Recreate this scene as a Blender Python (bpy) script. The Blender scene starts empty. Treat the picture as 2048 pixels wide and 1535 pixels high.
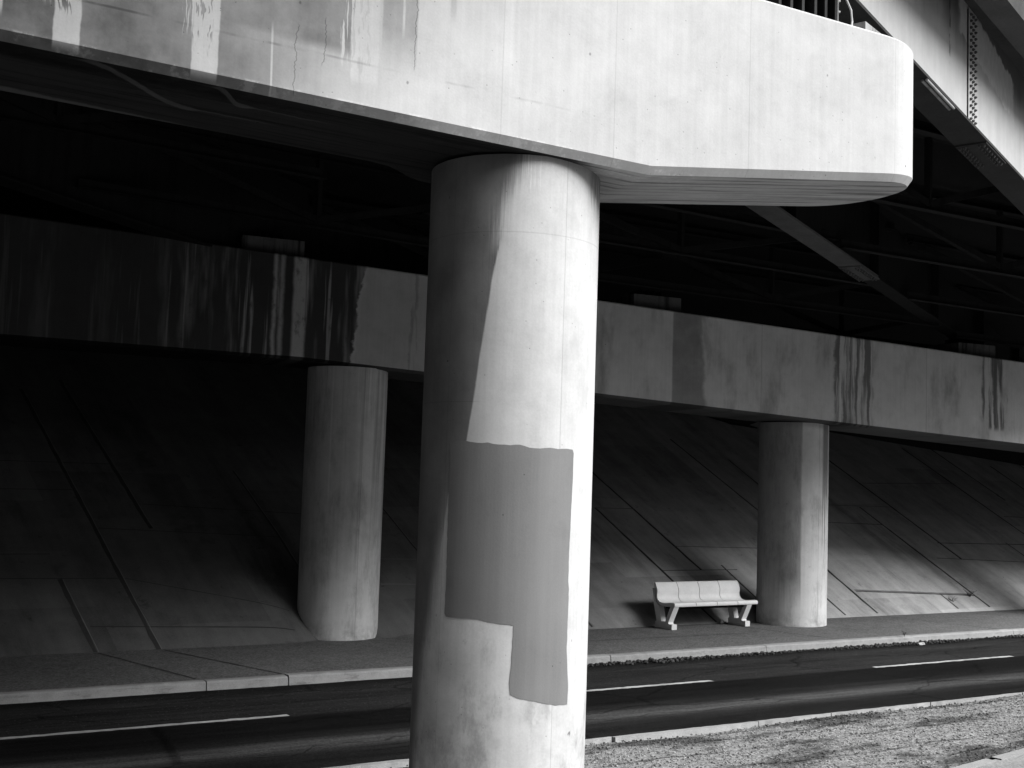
import bpy, bmesh, math, random
from mathutils import Vector, Matrix

# ------------------------------------------------------------------ scene, camera, light
scene = bpy.context.scene
COL = scene.collection
F_PX, IMG_W, IMG_H = 2400.0, 2048.0, 1535.0
CAM_H = 2.45
PITCH = math.atan(187.0 / F_PX)
ROLL = 0.033
cam_d = bpy.data.cameras.new('camera')
cam_d.sensor_fit = 'HORIZONTAL'; cam_d.sensor_width = 36.0
cam_d.lens = 36.0 * F_PX / IMG_W
cam_d.clip_end = 5000.0; cam_d.clip_start = 0.05
cam = bpy.data.objects.new('camera', cam_d); COL.objects.link(cam)
cam.matrix_world = (Matrix.Translation((0, 0, CAM_H)) @ Matrix.Rotation(math.radians(90) + PITCH, 4, 'X')
                    @ Matrix.Rotation(ROLL, 4, 'Z'))
scene.camera = cam

SUN_EL, SUN_AZ = math.radians(45), math.radians(114)      # azimuth clockwise from +Y
world = bpy.data.worlds.new('World'); scene.world = world
world.use_nodes = True
wn = world.node_tree; wn.nodes.clear()
sky = wn.nodes.new('ShaderNodeTexSky'); sky.sky_type = 'NISHITA'; sky.sun_disc = False
sky.sun_elevation = SUN_EL; sky.sun_rotation = SUN_AZ
sky.air_density = 1.0; sky.dust_density = 3.0
bw = wn.nodes.new('ShaderNodeRGBToBW')                     # the photograph is black and white
bg = wn.nodes.new('ShaderNodeBackground'); bg.inputs['Strength'].default_value = 0.05
wo = wn.nodes.new('ShaderNodeOutputWorld')
wn.links.new(sky.outputs[0], bw.inputs[0]); wn.links.new(bw.outputs[0], bg.inputs[0]); wn.links.new(bg.outputs[0], wo.inputs[0])

sd = bpy.data.lights.new('sun', 'SUN'); sd.energy = 4.5; sd.angle = math.radians(42); sd.color = (1, 1, 1)
sun = bpy.data.objects.new('sun', sd); COL.objects.link(sun)
sdir = Vector((math.sin(SUN_AZ) * math.cos(SUN_EL), math.cos(SUN_AZ) * math.cos(SUN_EL), math.sin(SUN_EL)))
sun.rotation_euler = sdir.to_track_quat('Z', 'Y').to_euler(); sun.location = (20, -20, 30)

vs = scene.view_settings
vs.view_transform = 'Standard'; vs.look = 'None'; vs.gamma = 1.0; vs.use_curve_mapping = False
vs.exposure = 0.72
scene.cycles.max_bounces = 6; scene.cycles.diffuse_bounces = 1

# ------------------------------------------------------------------ shader expressions
class Ex:
    def __init__(s, nt, v): s.nt, s.v = nt, v
    def _m(s, op, *a, clamp=False):
        n = s.nt.nodes.new('ShaderNodeMath'); n.operation = op; n.use_clamp = clamp
        for i, q in enumerate((s,) + a):
            q = q.v if isinstance(q, Ex) else q
            if isinstance(q, (int, float)): n.inputs[i].default_value = q
            else: s.nt.links.new(q, n.inputs[i])
        return Ex(s.nt, n.outputs[0])
    def __add__(s, o): return s._m('ADD', o)
    __radd__ = __add__
    def __sub__(s, o): return s._m('SUBTRACT', o)
    def __rsub__(s, o): return Ex(s.nt, o)._m('SUBTRACT', s)
    def __mul__(s, o): return s._m('MULTIPLY', o)
    __rmul__ = __mul__
    def __truediv__(s, o): return s._m('DIVIDE', o)
    def abs(s): return s._m('ABSOLUTE')
    def max(s, o): return s._m('MAXIMUM', o)
    def min(s, o): return s._m('MINIMUM', o)
    def pow(s, o): return s._m('POWER', o)
    def frac(s): return s._m('FRACT')
    def cl(s): return s._m('ADD', 0.0, clamp=True)
    def inv(s): return 1.0 - s

class Sh:
    """builds one procedural material"""
    def __init__(s, name):
        s.m = bpy.data.materials.new(name); s.m.use_nodes = True
        s.nt = s.m.node_tree; s.nt.nodes.clear()
        tc = s.nt.nodes.new('ShaderNodeTexCoord'); s.obj = tc.outputs['Object']
        sp = s.nt.nodes.new('ShaderNodeSeparateXYZ'); s.nt.links.new(s.obj, sp.inputs[0])
        s.x, s.y, s.z = (Ex(s.nt, sp.outputs[i]) for i in range(3))
        sn = s.nt.nodes.new('ShaderNodeSeparateXYZ'); s.nt.links.new(tc.outputs['Normal'], sn.inputs[0]); s.nz = Ex(s.nt, sn.outputs[2])
    def vec(s, x, y, z):
        n = s.nt.nodes.new('ShaderNodeCombineXYZ')
        for i, q in enumerate((x, y, z)):
            q = q.v if isinstance(q, Ex) else q
            if isinstance(q, (int, float)): n.inputs[i].default_value = q
            else: s.nt.links.new(q, n.inputs[i])
        return n.outputs[0]
    def noise(s, scale, detail=4.0, rough=0.55, vec=None, dist=0.0):
        n = s.nt.nodes.new('ShaderNodeTexNoise'); n.inputs['Scale'].default_value = scale
        n.inputs['Detail'].default_value = detail; n.inputs['Roughness'].default_value = rough
        n.inputs['Distortion'].default_value = dist
        s.nt.links.new(vec if vec is not None else s.obj, n.inputs['Vector'])
        return Ex(s.nt, n.outputs[0])
    def voro(s, scale, vec=None, feature='F1', color=False, rnd=1.0):
        n = s.nt.nodes.new('ShaderNodeTexVoronoi'); n.feature = feature
        n.inputs['Scale'].default_value = scale; n.inputs['Randomness'].default_value = rnd
        s.nt.links.new(vec if vec is not None else s.obj, n.inputs['Vector'])
        d = Ex(s.nt, n.outputs['Distance'])
        if color:
            sp = s.nt.nodes.new('ShaderNodeSeparateColor'); s.nt.links.new(n.outputs['Color'], sp.inputs[0])
            return d, Ex(s.nt, sp.outputs[0])
        return d
    def ss(s, e, a, b):
        """smoothstep 0..1 as e goes a -> b"""
        n = s.nt.nodes.new('ShaderNodeMapRange'); n.interpolation_type = 'SMOOTHSTEP'
        flip = a > b
        if flip: a, b = b, a
        n.inputs['From Min'].default_value = a; n.inputs['From Max'].default_value = b
        n.inputs['To Min'].default_value = 1.0 if flip else 0.0; n.inputs['To Max'].default_value = 0.0 if flip else 1.0
        s.nt.links.new(e.v, n.inputs['Value']); return Ex(s.nt, n.outputs[0])
    def curve(s, e, pts, x0, x1, y0, y1):
        """piecewise curve y(e)"""
        n = s.nt.nodes.new('ShaderNodeFloatCurve'); c = n.mapping.curves[0]
        pp = sorted(((p[0] - x0) / (x1 - x0), (p[1] - y0) / (y1 - y0)) for p in pts)
        while len(c.points) < len(pp): c.points.new(0.5, 0.5)
        for q, p in zip(c.points, pp): q.location = p; q.handle_type = 'VECTOR'
        n.mapping.update()
        t = ((e - x0) / (x1 - x0)).cl(); s.nt.links.new(t.v, n.inputs['Value'])
        return Ex(s.nt, n.outputs[0]) * (y1 - y0) + y0
    def band(s, e, a, b, soft=0.01): return s.ss(e, a - soft, a + soft) * s.ss(e, b + soft, b - soft)
    def lerp(s, a, b, t): return a + (b - a) * t
    def done(s, val, rough=0.85, bump=None, bs=0.3, bd=0.01, spec=0.15, metal=0.0):
        p = s.nt.nodes.new('ShaderNodeBsdfPrincipled'); o = s.nt.nodes.new('ShaderNodeOutputMaterial')
        cc = s.nt.nodes.new('ShaderNodeCombineColor')
        val = val if isinstance(val, Ex) else Ex(s.nt, val)
        for i in range(3):
            if isinstance(val.v, (int, float)): cc.inputs[i].default_value = val.v
            else: s.nt.links.new(val.v, cc.inputs[i])
        s.nt.links.new(cc.outputs[0], p.inputs['Base Color'])
        if isinstance(rough, Ex): s.nt.links.new(rough.v, p.inputs['Roughness'])
        else: p.inputs['Roughness'].default_value = rough
        p.inputs['Metallic'].default_value = metal; p.inputs['Specular IOR Level'].default_value = spec
        if bump is not None:
            b = s.nt.nodes.new('ShaderNodeBump'); b.inputs['Strength'].default_value = bs; b.inputs['Distance'].default_value = bd
            s.nt.links.new(bump.v, b.inputs['Height']); s.nt.links.new(b.outputs[0], p.inputs['Normal'])
        s.nt.links.new(p.outputs[0], o.inputs[0])
        return s.m

def concrete_base(s, u, v, z, base):
    """mottled cast concrete: clouds, faint vertical form streaks, fine grain, sparse pin holes"""
    big = s.noise(0.9, 5); med = s.noise(5.0, 6, 0.65); fine = s.noise(70.0, 3)
    st = s.noise(1.0, 3, 0.6, s.vec(u * 26.0, v * 26.0, z * 0.7))
    cloud = s.ss(s.noise(2.3, 6, 0.7, None, 0.6), 0.50, 0.72)
    val = base * (1.0 + (big - 0.5) * 0.40 + (med - 0.5) * 0.34 + (fine - 0.5) * 0.15 + (st - 0.5) * 0.20 - cloud * 0.08)
    d, c = s.voro(9.0, color=True)
    pits = s.ss(d, 0.10, 0.05) * s.ss(c, 0.955, 0.96)
    d2, c2 = s.voro(34.0, color=True)
    pits = pits.max(s.ss(d2, 0.20, 0.10) * s.ss(c2, 0.95, 0.96) * 0.6)
    val = val * (1.0 - pits * 0.6)
    bump = fine * 0.4 + med * 0.8 - pits * 1.2
    return val, bump, big, med, fine, st

def drip(s, u, z, u0, u1, ztop, zbot, seed, fine=26.0, keep=0.5):
    """mask of a water run between u0 and u1, starting at ztop and thinning into separate drips towards zbot"""
    wob = (s.noise(1.0, 3, 0.6, s.vec(z * 3.0, seed * 7.3, u * 2.0)) - 0.5) * (u1 - u0) * 0.6
    uu = u + wob
    core = s.ss(uu, u0 - 0.012, u0 + 0.012) * s.ss(uu, u1 + 0.012, u1 - 0.012)
    n1 = s.noise(1.0, 2, 0.5, s.vec(uu * fine, seed * 3.1, z * 0.5))
    t = (ztop - z) / (ztop - zbot)
    return core * s.ss(n1 - t * keep, 0.30 - 0.03, 0.30 + 0.06) * s.ss(z, zbot - 0.03, zbot + 0.03)

# ------------------------------------------------------------------ mesh helpers
def link(name, bm, mats, parent=None, smooth=False, auto=None):
    me = bpy.data.meshes.new(name); bmesh.ops.recalc_face_normals(bm, faces=bm.faces); bm.to_mesh(me); bm.free()
    for m in (mats if isinstance(mats, (list, tuple)) else [mats]): me.materials.append(m)
    if smooth:
        for p in me.polygons: p.use_smooth = True
    if auto is not None:
        me.set_sharp_from_angle(angle=math.radians(auto))
    o = bpy.data.objects.new(name, me); COL.objects.link(o)
    if parent: o.parent = parent
    return o
def empty(name, loc=(0, 0, 0), rz=0.0):
    o = bpy.data.objects.new(name, None); COL.objects.link(o); o.location = loc; o.rotation_euler = (0, 0, rz)
    o.empty_display_size = 0.3; return o
def tag(o, label=None, cat=None, group=None, kind=None):
    if label: o['label'] = label
    if cat: o['category'] = cat
    if group: o['group'] = group
    if kind: o['kind'] = kind
    return o
def box(bm, x0, x1, y0, y1, z0, z1, M=None, mi=0):
    vs_ = [bm.verts.new((x, y, z)) for z in (z0, z1) for x, y in ((x0, y0), (x1, y0), (x1, y1), (x0, y1))]
    if M is not None:
        for w in vs_: w.co = M @ w.co
    for f in ((3, 2, 1, 0), (4, 5, 6, 7), (0, 1, 5, 4), (1, 2, 6, 5), (2, 3, 7, 6), (3, 0, 4, 7)):
        bm.faces.new([vs_[i] for i in f]).material_index = mi
    return vs_
def bevel(bm, w, seg=2, ang=30):
    es = [e for e in bm.edges if len(e.link_faces) == 2 and e.calc_face_angle(0) > math.radians(ang)]
    bmesh.ops.bevel(bm, geom=es, offset=w, segments=seg, profile=0.6, affect='EDGES')
def bar(bm, p, q, w, h, up=(0, 0, 1)):
    """rectangular bar from p to q, w sideways, h in the up direction"""
    p, q = Vector(p), Vector(q); d = q - p; L = d.length; d.normalize()
    s = d.cross(Vector(up)).normalized(); t = s.cross(d)
    M = Matrix((s, d, t)).transposed().to_4x4(); M.translation = p
    return box(bm, -w / 2, w / 2, 0, L, -h / 2, h / 2, M)
def cyl(bm, p, q, r, seg=12, r2=None):
    p, q = Vector(p), Vector(q); d = q - p
    M = Matrix.Translation((p + q) / 2) @ d.to_track_quat('Z', 'Y').to_matrix().to_4x4()
    bmesh.ops.create_cone(bm, cap_ends=True, segments=seg, radius1=r, radius2=r if r2 is None else r2, depth=d.length, matrix=M)
def tube(bm, pts, r, seg=8):
    rings = []
    for i, p in enumerate(pts):
        p = Vector(p); a = Vector(pts[max(i - 1, 0)]); b = Vector(pts[min(i + 1, len(pts) - 1)])
        q = (b - a).to_track_quat('Z', 'Y')
        rings.append([bm.verts.new(p + q @ Vector((r * math.cos(k * 2 * math.pi / seg), r * math.sin(k * 2 * math.pi / seg), 0))) for k in range(seg)])
    for a, b in zip(rings, rings[1:]):
        for k in range(seg): bm.faces.new((a[k], a[(k + 1) % seg], b[(k + 1) % seg], b[k]))
    bm.faces.new(rings[0][::-1]); bm.faces.new(rings[-1])
def hexnut(bm, c, n, r, h):
    c = Vector(c); n = Vector(n).normalized(); cyl(bm, c, c + n * h, r, 6)
    cyl(bm, c + n * h, c + n * (h * 1.5), r * 0.55, 6)

ROAD = math.radians(32.2)                                   # road direction, from +X
PIER = math.radians(23.3)                                   # pier direction
GIRD = math.radians(90 - 38.75)                             # girder direction
def RW(u, v, z=0.0):                                        # road frame -> world
    return Vector((u * math.cos(ROAD) - v * math.sin(ROAD), u * math.sin(ROAD) + v * math.cos(ROAD), z))

# ------------------------------------------------------------------ materials
def mat_front_cap():
    s = Sh('cap_concrete'); u, v, z = s.x, s.y, s.z
    val, bump, big, med, fine, st = concrete_base(s, u, v, z, 0.52)
    zb = u * -0.0515 + 4.673                                 # bottom arris
    h = z - zb                                               # height above it
    wob = (s.noise(1.0, 4, 0.65, s.vec(u * 4.0, 0.0, z * 2.5)) - 0.5)
    front = s.ss(v, -0.15, -0.3)
    # damp area on the left, its edge stepping to the right above the form line
    uw = u + wob * 0.12
    damp = (s.ss(uw, -1.0, -2.7) * 0.95).max(s.ss(uw, -1.43, -1.46) * s.ss(h + wob * 0.05, 0.22, 0.36) * 0.80)
    damp = damp.max(s.band(u + wob * 0.02, -1.255, -1.02, 0.01) * s.ss(h + wob * 0.3, 0.2, 0.6) * 0.5)
    damp = damp + s.band(u, -0.80, -0.76, 0.01) * s.ss(h, 0.62, 0.8) * 0.3
    blot = s.noise(2.2, 5, 0.6)
    damp = (damp * (0.9 + (blot - 0.5) * 1.5)).cl()
    # dry, pale runs down the damp face
    runs = None
    for (a, b, zbot, sd_, dens) in ((-3.19, -3.045, 0.0, 1.0, 0.35), (-2.42, -2.265, 0.0, 2.0, 0.30), (-1.45, -1.27, 0.16, 3.0, 0.30), (-3.56, -3.46, 0.12, 5.0, 0.5)):
        w = (s.noise(1.0, 3, 0.6, s.vec(h * 5.0, sd_ * 9.0, 0.3)) - 0.5) * 0.03
        c = s.ss(u + w, a - 0.006, a + 0.006) * s.ss(u + w, b + 0.006, b - 0.006)
        n1 = s.noise(1.0, 2, 0.6, s.vec((u + w * 2.0) * 42.0, sd_, h * 6.0))
        holes = s.ss(n1, 0.53, 0.56) * s.ss(u, b - 0.03, b - 0.05) * s.ss(h + (n1 - 0.5) * 0.5, 0.15, 0.3)
        # drippy left fringe
        fr = s.ss(u + w * 2.5, a - 0.075, a - 0.065) * s.ss(u, a + 0.01, a) * s.ss(s.noise(1.0, 2, 0.5, s.vec((u + w * 1.2) * 55.0, sd_ * 2.0, h * 2.0)), 0.55, 0.58) * s.ss(h, 0.18, 0.3)
        q = (c * holes.inv()).max(fr) * s.ss(h, zbot - 0.06, zbot + 0.02)
        runs = q if runs is None else runs.max(q)
    thin = s.band(u + h * 0.02, -1.94 - 0.006, -1.94 + 0.006, 0.004) * s.ss(h, 0.42, 0.3)
    thin = thin.max(s.band(u + wob * 0.03, -1.012 - 0.11, -1.012 - 0.095, 0.005) * s.ss(h, 0.45, 0.6))
    wet_shade = (damp * (1.0 - runs.max(thin * 0.9))).cl() * front
    val = val * (1.0 - wet_shade * 0.80)
    val = val * (1.0 + runs * front * 0.05 - s.ss(u, -0.6, -3.4) * front * 0.16)
    val = val + s.ss(h, 0.018, 0.003) * s.ss(s.noise(9.0, 4, 0.7), 0.5, 0.62) * front * 0.12      # ragged lime line on the arris
    # form line, panel joints, cracks
    fl = s.ss((h - 0.265 + wob * 0.012).abs(), 0.012, 0.002) * s.ss(u, 0.5, -0.6) * s.ss(s.noise(3.0, 3), 0.35, 0.6)
    val = val * (1.0 - fl * front * 0.45)
    for uj in (-0.42, 1.52, 0.42, 2.86):
        val = val * (1.0 - s.ss((u - uj).abs(), 0.006, 0.001) * front * 0.14)
    val = val * (1.0 + s.band(u, -0.42, -0.35, 0.02) * s.ss(h, 0.4, 0.7) * 0.10 * front)
    for (uc, h0, h1, sd_) in ((-1.80, -0.02, 0.42, 1.0), (-1.03, 0.3, 0.8, 6.0), (-1.62, 0.2, 0.5, 4.0)):
        path = u - uc + (s.noise(1.0, 4, 0.7, s.vec(h * 4.0, sd_ * 5.0, 0.0)) - 0.5) * 0.14
        val = val * (1.0 - s.ss(path.abs(), 0.005, 0.001) * s.band(h, h0, h1, 0.02) * 0.45 * front)
    # short dark nicks on the dry face
    d, c = s.voro(1.0, vec=s.vec(u * 4.0, 0.0, z * 3.0), color=True)
    nick = s.ss(((u * 4.0).abs() * 0.0 + d), 0.045, 0.02) * s.ss(c, 0.55, 0.57)
    val = val * (1.0 - nick * 0.45)
    # dirt on the soffit: long dark weathering lines along the cap
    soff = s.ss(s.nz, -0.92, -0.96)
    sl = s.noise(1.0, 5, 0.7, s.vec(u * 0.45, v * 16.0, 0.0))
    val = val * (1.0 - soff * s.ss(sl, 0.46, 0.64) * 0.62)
    val = val * (1.0 - soff * s.lerp(s.ss(u + wob * 0.3, 0.6, 0.1) * 0.95, Ex(s.nt, 0.12), s.ss(u, 0.1, 0.7)))   # shade under the cap put into the colour, deepest on the left
    # pale lime trails that wander over the dark underside
    for (ua, ub, v0, v1) in ((-3.0, -2.35, -0.58, -0.05), (-2.25, -2.05, -0.58, -0.32)):
        tr = s.ss(u, ua, ub) * (v1 - v0) + v0
        wd = s.band(u, ua, ub + 0.05, 0.05) * 0.035
        val = val + s.ss((v - 0.13 - tr + wob * 0.10).abs() - wd, 0.02, -0.01) * s.band(u, ua - 0.05, ub + 0.5, 0.15) * soff * 0.05
    val = val + s.ss(v + wob * 0.12 - s.ss(u, -3.6, -2.2) * 0.08, 0.37, 0.42) * s.ss(u, -2.1, -2.5) * soff * 0.06
    # stained chamfer on the damp side
    cham = s.band(s.nz, -0.92, -0.25, 0.02) * s.ss(u + wob * 0.1, -0.75, -1.15) * (1.0 - runs * 0.85)
    val = val * (1.0 - cham * 0.5)
    return s.done(val, s.lerp(Ex(s.nt, 0.88), Ex(s.nt, 0.6), wet_shade), bump, 0.25, 0.006)

COLR = 0.61
def mat_front_column():
    s = Sh('column_concrete'); u, v, z = s.x, s.y, s.z
    val, bump, big, med, fine, st = concrete_base(s, u, v, z, 0.50)
    # angle round the shaft from the camera side, degrees (+ = right); object is rotated by PIER
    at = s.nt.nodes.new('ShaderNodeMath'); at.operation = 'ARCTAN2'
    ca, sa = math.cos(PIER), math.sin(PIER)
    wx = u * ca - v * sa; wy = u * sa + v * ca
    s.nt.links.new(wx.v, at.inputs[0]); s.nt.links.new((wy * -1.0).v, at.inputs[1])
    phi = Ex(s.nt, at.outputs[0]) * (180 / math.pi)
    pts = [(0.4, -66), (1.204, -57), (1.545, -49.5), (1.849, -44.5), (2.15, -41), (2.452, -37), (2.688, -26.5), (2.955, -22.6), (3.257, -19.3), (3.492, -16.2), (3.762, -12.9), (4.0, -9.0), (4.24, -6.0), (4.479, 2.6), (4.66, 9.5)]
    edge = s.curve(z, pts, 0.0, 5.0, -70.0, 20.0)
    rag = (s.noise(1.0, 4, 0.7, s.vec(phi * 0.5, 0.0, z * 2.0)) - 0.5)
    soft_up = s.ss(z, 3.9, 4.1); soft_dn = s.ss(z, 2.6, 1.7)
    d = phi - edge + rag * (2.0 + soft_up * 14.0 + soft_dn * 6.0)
    wet_shade = s.lerp(s.ss(d, 0.7, -0.7), s.ss(d, 6.0, -10.0), soft_up.max(soft_dn))  # shade left of this edge is painted into the colour as a damp tone
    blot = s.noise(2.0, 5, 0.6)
    val = val * (1.0 - wet_shade * (0.70 + (blot - 0.5) * 0.3))
    # dirt strip just inside the edge and stains under the cap
    val = val * (1.0 - s.ss(s.noise(1.0, 4, 0.7, s.vec(phi * 0.9, 3.0, z * 1.2)), 0.5, 0.72) * s.band(d, -9.0, 0.0, 2.0) * s.band(z, 3.3, 4.5, 0.2) * 0.4)
    dr = s.ss(s.noise(1.0, 3, 0.6, s.vec(phi * 0.55, 1.0, z * 0.9)) - (4.75 - z) * 0.75, 0.22, 0.30)
    val = val * (1.0 - dr * s.ss(phi, 52.0, 66.0) * 0.5)
    whi = s.ss(s.noise(1.0, 3, 0.6, s.vec(phi * 1.1, 8.0, z * 2.2)), 0.56, 0.60) * s.band(phi, 4.0, 16.0, 2.0) * s.ss(z, 4.33, 4.5)
    val = val + whi * 0.18
    # form joints
    val = val * (1.0 - s.ss((phi - 35.5).abs(), 0.5, 0.1) * 0.22 - s.ss((phi + 42.0).abs(), 0.4, 0.1) * 0.15)
    val = val * (1.0 + s.band(phi, 33.0, 35.2, 0.6) * 0.05)
    val = val * (1.0 - s.ss((z - 4.09).abs(), 0.006, 0.001) * 0.16)
    val = val * (1.0 - s.ss((z - 2.95).abs(), 0.005, 0.001) * s.ss(phi, -15.0, -25.0) * 0.2)
    # splashed dirt low down
    low = s.ss(z, 1.25, 0.4) * s.ss(s.noise(3.5, 6, 0.7), 0.42, 0.7)
    val = val * (1.0 - low * 0.28)
    low2 = s.ss(z, 1.5, 1.2) * s.ss(s.noise(1.6, 4), 0.45, 0.65) * s.ss(phi, 15.0, -20.0)
    val = val * (1.0 - low2 * 0.14)
    bl2 = s.noise(1.0, 7, 0.72, s.vec(u * 3.2, v * 3.2, z * 1.6))
    val = val * (1.0 - s.ss(bl2, 0.50, 0.68) * (0.10 + s.ss(z, 1.6, 1.2) * 0.22))
    sp, cs = s.voro(7.0, color=True)
    val = val * (1.0 - s.ss(sp + (fine - 0.5) * 0.3, 0.16, 0.08) * s.ss(cs, 0.80, 0.82) * s.ss(z, 1.5, 1.1) * 0.6)
    dn, cn = s.voro(1.0, vec=s.vec(phi * 0.09, 0.0, z * 3.4), color=True)
    val = val * (1.0 - s.ss(dn, 0.045, 0.025) * s.ss(cn, 0.55, 0.57) * 0.55)
    return s.done(val, s.lerp(Ex(s.nt, 0.85), Ex(s.nt, 0.55), wet_shade), bump, 0.22, 0.006)

def mat_patch():
    s = Sh('grey_masonry_paint')
    n = s.noise(2.0, 4); st = s.noise(1.0, 3, 0.6, s.vec(s.x * 18.0, s.y * 18.0, s.z * 0.8)); f = s.noise(90.0, 2)
    roll = s.noise(1.0, 2, 0.4, s.vec(s.x * 5.0, s.y * 5.0, s.z * 0.25)); gh = s.noise(3.2, 5, 0.7)
    val = 0.175 * (0.97 + (n - 0.5) * 0.30 + (st - 0.5) * 0.22 + (f - 0.5) * 0.18 + (roll - 0.5) * 0.40 - s.ss(gh, 0.55, 0.7) * 0.06)
    d, c = s.voro(16.0, color=True)
    val = val * (1.0 - s.ss(d, 0.12, 0.06) * s.ss(c, 0.93, 0.94) * 0.5)
    return s.done(val, 0.6, f + st, 0.12, 0.004)

def mat_back_cap():
    s = Sh('back_cap_concrete'); u, v, z = s.x, s.y, s.z
    val, bump, big, med, fine, st = concrete_base(s, u, v, z, 0.66)
    zt = u * -0.0415 + 5.53                                  # top arris
    dn = zt - z                                              # depth below the top
    hp = dn / 1.6
    wob = s.noise(1.0, 5, 0.65, s.vec(u * 1.5, 0.0, z * 2.2)) - 0.5
    uw = u + wob * 0.35 + dn * 0.13
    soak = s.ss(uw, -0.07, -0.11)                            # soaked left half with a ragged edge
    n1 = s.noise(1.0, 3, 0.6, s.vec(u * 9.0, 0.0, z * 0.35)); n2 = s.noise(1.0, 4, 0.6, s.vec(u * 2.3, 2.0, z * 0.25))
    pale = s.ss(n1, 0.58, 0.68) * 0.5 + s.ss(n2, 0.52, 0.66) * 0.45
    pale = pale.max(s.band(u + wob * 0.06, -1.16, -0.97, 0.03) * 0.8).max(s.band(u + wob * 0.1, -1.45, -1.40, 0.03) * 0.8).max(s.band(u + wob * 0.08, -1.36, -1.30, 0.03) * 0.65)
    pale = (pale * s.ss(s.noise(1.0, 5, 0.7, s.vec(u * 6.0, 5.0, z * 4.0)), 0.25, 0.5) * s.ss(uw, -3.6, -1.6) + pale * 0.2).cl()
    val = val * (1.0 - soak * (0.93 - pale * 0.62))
    # darker damp patches on the right half
    dk = s.ss(u + wob * 0.03, 5.25, 5.285) * s.ss(u + wob * 0.30 - dn * 0.06, 5.88, 5.78) * (0.50 + wob * 0.5)
    def runs(a, b, seed, bot, k):
        c = s.band(u + wob * 0.30, a, b, 0.06)
        n = s.noise(1.0, 3, 0.55, s.vec((u + wob * 0.10) * 9.0, seed, z * 0.5))
        return c * s.ss(n + wob * 0.12, 0.42, 0.58) * s.ss(dn, bot + 0.06, bot - 0.06) * k
    dk = dk.max(runs(8.60, 9.45, 2.0, 1.9, 0.7)).max(runs(12.05, 12.65, 4.0, 1.35, 0.75)).max(runs(0.62, 0.78, 6.0, 1.6, 0.5)).max(runs(15.0, 16.2, 9.0, 1.7, 0.7))
    dk = dk.max(s.ss(s.noise(1.0, 5, 0.65, s.vec(u * 1.6, 4.0, z * 0.6)), 0.48, 0.75) * 0.5)
    dk = dk.max(s.ss(u, 3.5, -0.2) * 0.3)
    dk = dk * s.ss(uw, -0.2, 0.0)
    val = val * (1.0 - dk)
    val = val * (1.0 - s.ss(s.nz, -0.3, -0.9) * 0.85)  # underside darkened in the colour to deepen its shade
    for uj in (7.05, 2.9, 10.7): val = val * (1.0 - s.ss((u - uj).abs(), 0.012, 0.003) * 0.2)
    return s.done(val, s.lerp(Ex(s.nt, 0.88), Ex(s.nt, 0.6), soak), bump, 0.25, 0.008)

def mat_back_column(name, kind):
    s = Sh(name); u, v, z = s.x, s.y, s.z
    val, bump, big, med, fine, st = concrete_base(s, u, v, z, 0.68)
    at = s.nt.nodes.new('ShaderNodeMath'); at.operation = 'ARCTAN2'
    ca, sa = math.cos(PIER), math.sin(PIER)
    wx = u * ca - v * sa; wy = u * sa + v * ca
    s.nt.links.new(wx.v, at.inputs[0]); s.nt.links.new((wy * -1.0).v, at.inputs[1])
    phi = Ex(s.nt, at.outputs[0]) * (180 / math.pi)
    n = s.noise(1.0, 3, 0.6, s.vec(phi * 0.11, 1.0, z * 0.25)); n2 = s.noise(1.0, 5, 0.65, s.vec(phi * 0.42, 1.0, z * 0.4))
    if kind == 0:
        dk = s.ss(n + (z - 2.2) * 0.05, 0.40, 0.66) * 0.42 + s.ss(n2, 0.52, 0.72) * s.ss(z, 1.8, 3.8) * 0.30
        dk = dk * s.ss(z, 0.2, 1.4)
        dk = dk.max(s.ss(phi, 35.0, 20.0) * s.ss(z, 0.4, 1.6) * 0.35)
        val = val * (1.0 - dk.cl() * 0.75)
        val = val + s.band(phi + (n2 - 0.5) * 3.0, -13.5, -11.5, 0.8) * s.ss(z, 1.6, 2.4) * 0.08
    else:
        dk = s.ss(phi + (n - 0.5) * 8.0, 3.0, -1.0) * s.ss(z + (n2 - 0.5) * 0.5, 0.2, 0.9) * 0.45
        dk = dk.max(s.band(phi + (n2 - 0.5) * 4.0, 42.0, 62.0, 3.0) * s.ss(n2 - (3.6 - z) * 0.16, 0.22, 0.30) * 0.62)
        val = val * (1.0 - dk.cl())
        val = val * (1.0 + s.ss(z, 2.1, 2.0) * 0.06)
    bl = s.noise(1.0, 7, 0.72, s.vec(u * 3.0, v * 3.0, z * 0.8)); b3 = s.noise(9.0, 5, 0.7)
    val = val * (1.0 - s.ss(bl, 0.46, 0.70) * 0.34 - s.ss(b3, 0.60, 0.75) * 0.18)
    val = val * (1.0 - s.ss((phi - 33.0).abs(), 1.2, 0.3) * 0.2)
    val = val * (1.0 - s.ss(z, 0.35, 0.0) * s.ss(s.noise(4.0, 5, 0.7), 0.35, 0.7) * 0.45)
    return s.done(val, 0.82, bump, 0.25, 0.008)

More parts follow.
